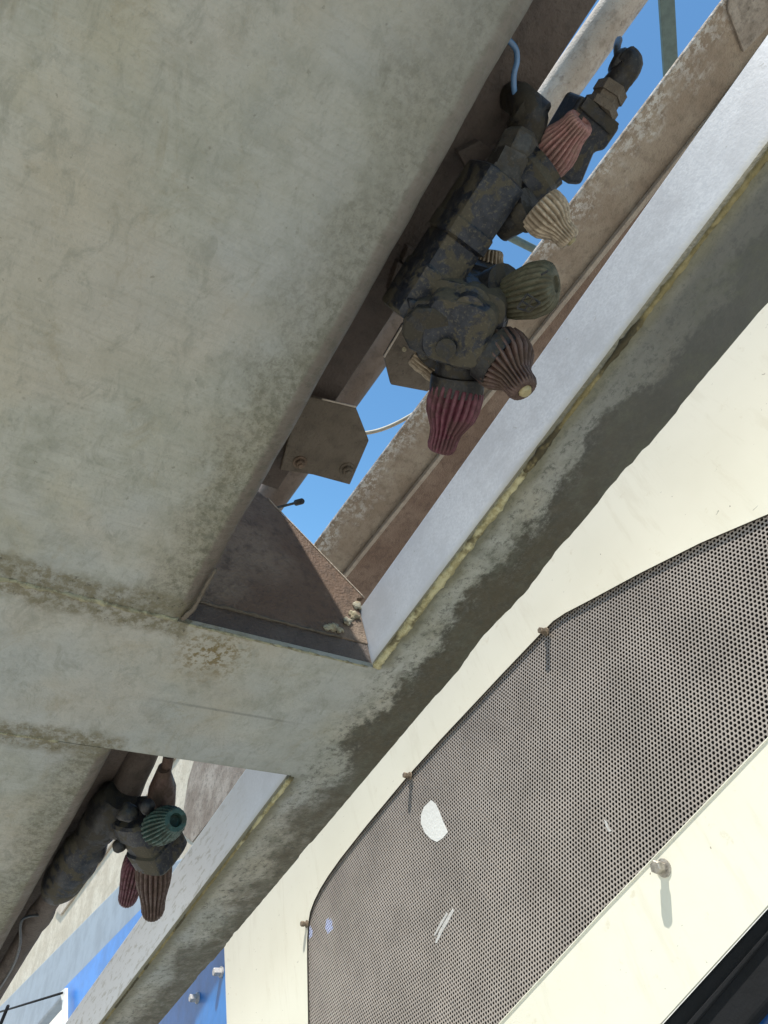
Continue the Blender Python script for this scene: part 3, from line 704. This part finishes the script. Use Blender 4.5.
# bridge the outer ring and the vent ring into one polygon with a hole, via bmesh triangle fill
import bmesh
from mathutils.geometry import tessellate_polygon
def ring_sheet(outer, inner, c, th, name, mat, parent):
    polys = [[Vector((a, b, 0)) for a, b in outer], [Vector((a, b, 0)) for a, b in inner]]
    tris = tessellate_polygon(polys); flat = outer + inner; n = len(flat)
    V = [un(a, b, c) for a, b in flat] + [un(a, b, c + th) for a, b in flat]
    Fc = [tuple(t) for t in tris] + [tuple(i + n for i in t[::-1]) for t in tris]
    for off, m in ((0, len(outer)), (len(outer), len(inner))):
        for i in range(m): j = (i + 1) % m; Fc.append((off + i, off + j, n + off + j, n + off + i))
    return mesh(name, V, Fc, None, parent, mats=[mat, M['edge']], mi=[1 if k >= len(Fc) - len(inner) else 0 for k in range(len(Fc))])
TH = .003
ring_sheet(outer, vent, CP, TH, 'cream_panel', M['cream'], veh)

# perforated sheet, every hole cut
def inside(p, poly):
    x, y = p; r = False; j = len(poly) - 1
    for i in range(len(poly)):
        xi, yi = poly[i]; xj, yj = poly[j]
        if (yi > y) != (yj > y) and x < (xj - xi) * (y - yi) / (yj - yi) + xi: r = not r
        j = i
    return r
def near(p, poly, dist):
    x, y = p
    for (x1, y1), (x2, y2) in zip(poly, poly[1:] + poly[:1]):
        dx, dy = x2 - x1, y2 - y1; L = dx * dx + dy * dy
        t = max(0, min(1, ((x - x1) * dx + (y - y1) * dy) / L))
        if (x1 + t * dx - x) ** 2 + (y1 + t * dy - y) ** 2 < dist * dist: return True
    return False
PIT = .005; HR = .00186; CG = CP + TH + .0008
ys = [a for a, b in vent]; zs = [b for a, b in vent]
V = []; Fc = []; mi = []; vid = {}
white = [pl(*q, CG) for q in ((431, 800), (437, 806), (441, 817), (448, 832), (437, 843), (429, 838), (423, 828), (421, 818), (425, 807))]
streak = [pl(*q, CG) for q in ((454, 906), (449, 922), (437, 946), (433, 942), (445, 916))]
sm_ = [pl(*q, CG) for q in ((603, 818), (607, 822), (612, 832), (609, 834), (604, 826))]
b1 = [pl(*q, CG) for q in ((327, 918), (332, 921), (333, 928), (328, 933), (325, 927))]
b2 = [pl(*q, CG) for q in ((309, 926), (313, 929), (313, 937), (309, 938))]
view_lo = None
row = 0; dyc = PIT * .8660254
y0 = min(ys) - .006; ncol = int((max(ys) - y0 + .012) / dyc)
view_poly = [pl(800, 440), pl(270, 830), pl(270, 1060), pl(540, 1060), pl(800, 760)]
def vkey(a, b):
    k = (round(a * 1e5), round(b * 1e5))
    if k not in vid: vid[k] = len(V); V.append((a, b))
    return vid[k]
for i in range(ncol + 1):
    cy = y0 + i * dyc; z0 = min(zs) - .006 + (PIT / 2 if i % 2 else 0)
    for j in range(int((max(zs) - z0 + .012) / PIT) + 1):
        cz = z0 + j * PIT; p = (cy, cz)
        if not (inside(p, vent) or near(p, vent, .0052)): continue
        fine = inside(p, view_poly)
        k0 = 0
        for q, poly in ((2, b1), (2, b2)):
            if inside(p, poly): k0 = q
        Rh = PIT / math.sqrt(3)
        O = [vkey(cy + Rh * math.cos(math.pi / 3 * k), cz + Rh * math.sin(math.pi / 3 * k)) for k in range(6)]
        m = 12 if fine else 6
        hr = HR * (1 if not k0 == 1 else .72) * (1 + .06 * (R.random() - .5))
        I = []
        for k in range(m):
            th = 2 * math.pi * k / m; V.append((cy + hr * math.cos(th), cz + hr * math.sin(th))); I.append(len(V) - 1)
        for k in range(6):
            if m == 12: Fc.append((O[k], O[(k + 1) % 6], I[(2 * k + 2) % 12], I[2 * k + 1], I[2 * k]))
            else: Fc.append((O[k], O[(k + 1) % 6], I[(k + 1) % 6], I[k]))
            mi.append(k0)
def warp(a, b): return .0035 * noise.noise(Vector((a * 4, b * 4, 2)))
V3 = [un(a, b, CG + .0) for a, b in V]
gob = mesh('perforated_vent', V3, Fc, None, veh, mats=[M['grille'], M['flatwhite'], M['bluemark']], mi=mi)
md = gob.modifiers.new('thick', 'SOLIDIFY'); md.thickness = .0009; md.offset = 0
CW_ = CG - .0006
def film(pts, mat):  # thin pale shapes lying just in front of the vent
    MB().prism([Pc(*q, CW_) for q in pts], (0, -.0002, 0)).build('pale_film', mat, veh)
film([(431, 800), (436, 804), (440, 813), (443, 821), (448, 832), (443, 838), (437, 842), (431, 839), (425, 833), (421, 824), (421, 815), (424, 807)], M['flatwhite'])
film([(453, 908), (454, 911), (449, 921), (443, 931), (437, 943), (435, 943), (439, 932), (446, 919)], M['palegrey'])
film([(447, 912), (448, 914), (441, 926), (435, 936), (434, 935), (440, 923)], M['palegrey'])
film([(604, 819), (607, 822), (609, 828), (612, 831), (609, 832), (606, 827)], M['palegrey'])

# dark space behind the vent
mb = MB()
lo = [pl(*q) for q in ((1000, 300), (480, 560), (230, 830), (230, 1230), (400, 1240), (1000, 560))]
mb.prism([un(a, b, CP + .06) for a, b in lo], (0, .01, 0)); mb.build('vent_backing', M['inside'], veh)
V = []; Fc = []; n = len(vent)
ventb = []
cxx = sum(a for a, b in vent) / n; czz = sum(b for a, b in vent) / n
for a, b in vent:
    d_ = math.hypot(a - cxx, b - czz); ventb.append((cxx + (a - cxx) * (1 + .012 / d_), czz + (b - czz) * (1 + .012 / d_)))
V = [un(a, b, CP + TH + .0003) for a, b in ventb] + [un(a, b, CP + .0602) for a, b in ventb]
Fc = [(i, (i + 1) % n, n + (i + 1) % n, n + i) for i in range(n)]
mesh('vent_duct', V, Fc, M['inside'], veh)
# pale rim just around the vent's lower edge
mb = MB()
rim = [Pc(*q, CP - .0006) for q in ((499, 1024), (600, 914), (768, 738), (900, 599))]
mb.tube(rim, .0007, 6).build('vent_rim', M['cream'], veh)

# bolts
def panel_bolt(px, py, r, h, c, mat, lean=0.0):
    b = Pc(px, py, c); ax = Vector((0, -1, 0)) + Uz * lean
    mb = MB(); hh = Vector(ax).normalized()
    mb.lathe(b, b + hh * .0015, [(0, r * 1.35), (.8, r * 1.35), (1, r * 1.25)], 24)
    mb.lathe(b + hh * .0015, b + hh * h, [(0, r * .78), (.38, r * .78), (.4, r), (.92, r), (1, r * .84)], 6, up=(.3, 0, 1))
    return mb
panel_bolt(664, 868, .0065, .0145, CP, M['bolt']).build('panel_bolt', M['bolt'], veh, auto=30)
for px, py, r, h in ((546, 632, .0045, .012), (410, 776, .0045, .012), (307, 924, .0045, .012)):
    panel_bolt(px, py, r, h, CP, None).build('vent_bolt', M['rust'], veh, auto=30)

# window seal and glass under the cream panel
a0, a1 = pl(1000, 650), pl(560, 1134)
def strip(p_px, c, off, name, mat, bev=.002):
    mb = MB(); mb.prism([Pc(*q, c) for q in p_px], (0, off, 0)); return bevel(mb.build(name, mat, veh), bev, 3)
strip([(1200, 432), (768, 906), (660, 1025), (560, 1135), (620, 1170), (718, 1062), (768, 1005), (1200, 531)], CP + .007, .02, 'window_seal', M['rubber'], .004)
strip([(1200, 457), (768, 930), (685, 1025), (600, 1119), (606, 1126), (690, 1029), (768, 936), (1200, 462)], CP + .0035, .0035, 'seal_ridge', M['rubber'], .001)
strip([(1200, 510), (768, 985), (735, 1024), (620, 1150), (900, 1300), (1500, 900)], CP + .018, .004, 'window_pane', M['glass'], .0005)

# ------------------------------------------------------------------ blue panel beyond
CB = .72
ob_ = Pc(215, 1000, CB)
bp = tree('blue_panel', ob_, 'bright blue painted panel with pale bolts beyond the cream side', 'panel')
e0, e1 = pl(240, 930, CB), pl(245, 1100, CB)
far_top = pl(20, 880, CB); 
mb = MB(); mb.prism([un(*e0, CB), un(*e1, CB), un(*pl(20, 1200, CB), CB), un(*pl(64, 1012, CB), CB), un(*pl(64, 988, CB), CB), un(*pl(142, 908, CB), CB), un(*pl(200, 858, CB), CB), un(*pl(236, 880, CB), CB)], (0, .012, 0))
mb.build('blue_sheet', M['blue'], bp)
for px, py in ((198, 998), (222, 972)):
    b = Pc(px, py, CB)
    mb = MB(); hh = Vector((0, -1, 0))
    mb.lathe(b, b + hh * .004, [(0, .0115), (1, .011)], 20); mb.lathe(b + hh * .004, b + hh * .020, [(0, .0085), (.9, .0085), (1, .007)], 6)
    mb.build('pale_bolt', M['palegrey'], bp, auto=30)

# beige sheet and grey-blue duct seen through the short slot
CS = .90
bs = tree('beige_sheet', Pc(60, 930, CS), 'dusty beige sheet metal seen through the short slot behind the turret', 'sheet')
mb = MB(); mb.prism([Pc(*q, CS) for q in ((150, 700), (215, 700), (262, 740), (215, 850), (150, 905), (60, 975), (-40, 1080), (-70, 1000), (60, 850))], (0, .02, 0)); bevel(mb.build('sheet_body', M['beige'], bs), .002)
mb = MB(); mb.prism([Pc(*q, CS - .004) for q in ((200, 740), (262, 750), (226, 800), (192, 842), (180, 832), (188, 780))], (0, .0035, 0)); bevel(mb.build('rusty_patch', M['brown'], bs), .001)
mb = MB(); mb.prism([Pc(*q, CS - .012) for q in ((180, 740), (186, 740), (60, 915), (55, 910))], (0, .011, 0)); bevel(mb.build('fold', M['lip'], bs), .003)
gb = tree('grey_duct', Pc(60, 965, CS - .06), 'smooth blue grey duct slanting across the lower left corner', 'duct')
CD = CS - .07
mb = MB(); mb.prism([Pc(*q, CD) for q in ((120, 884), (200, 850), (160, 895), (142, 912), (66, 992), (20, 1045), (-70, 1120), (-70, 1060), (0, 1006), (60, 945))], (0, .05, 0)); bevel(mb.build('duct_body', M['greyblue'], gb), .008, 4)
rd = tree('black_rod', Pc(30, 1000, .70), 'black rods by a white clip at the very bottom left corner', 'rod')
MB().tube([Pc(-20, 1018, .68), Pc(62, 993, .68)], .004, 10).build('rod_body', M['rubber'], rd, smooth=True)
MB().tube([Pc(-10, 1050, .66), Pc(8, 1006, .66)], .007, 10).build('rod_body', M['rubber'], rd, smooth=True)
mb = MB(); mb.prism([Pc(*q, .69) for q in ((60, 992), (65, 988), (65, 1030), (61, 1030), (62, 1002))], (0, .01, 0)); bevel(mb.build('white_clip', M['flatwhite'], rd), .001)
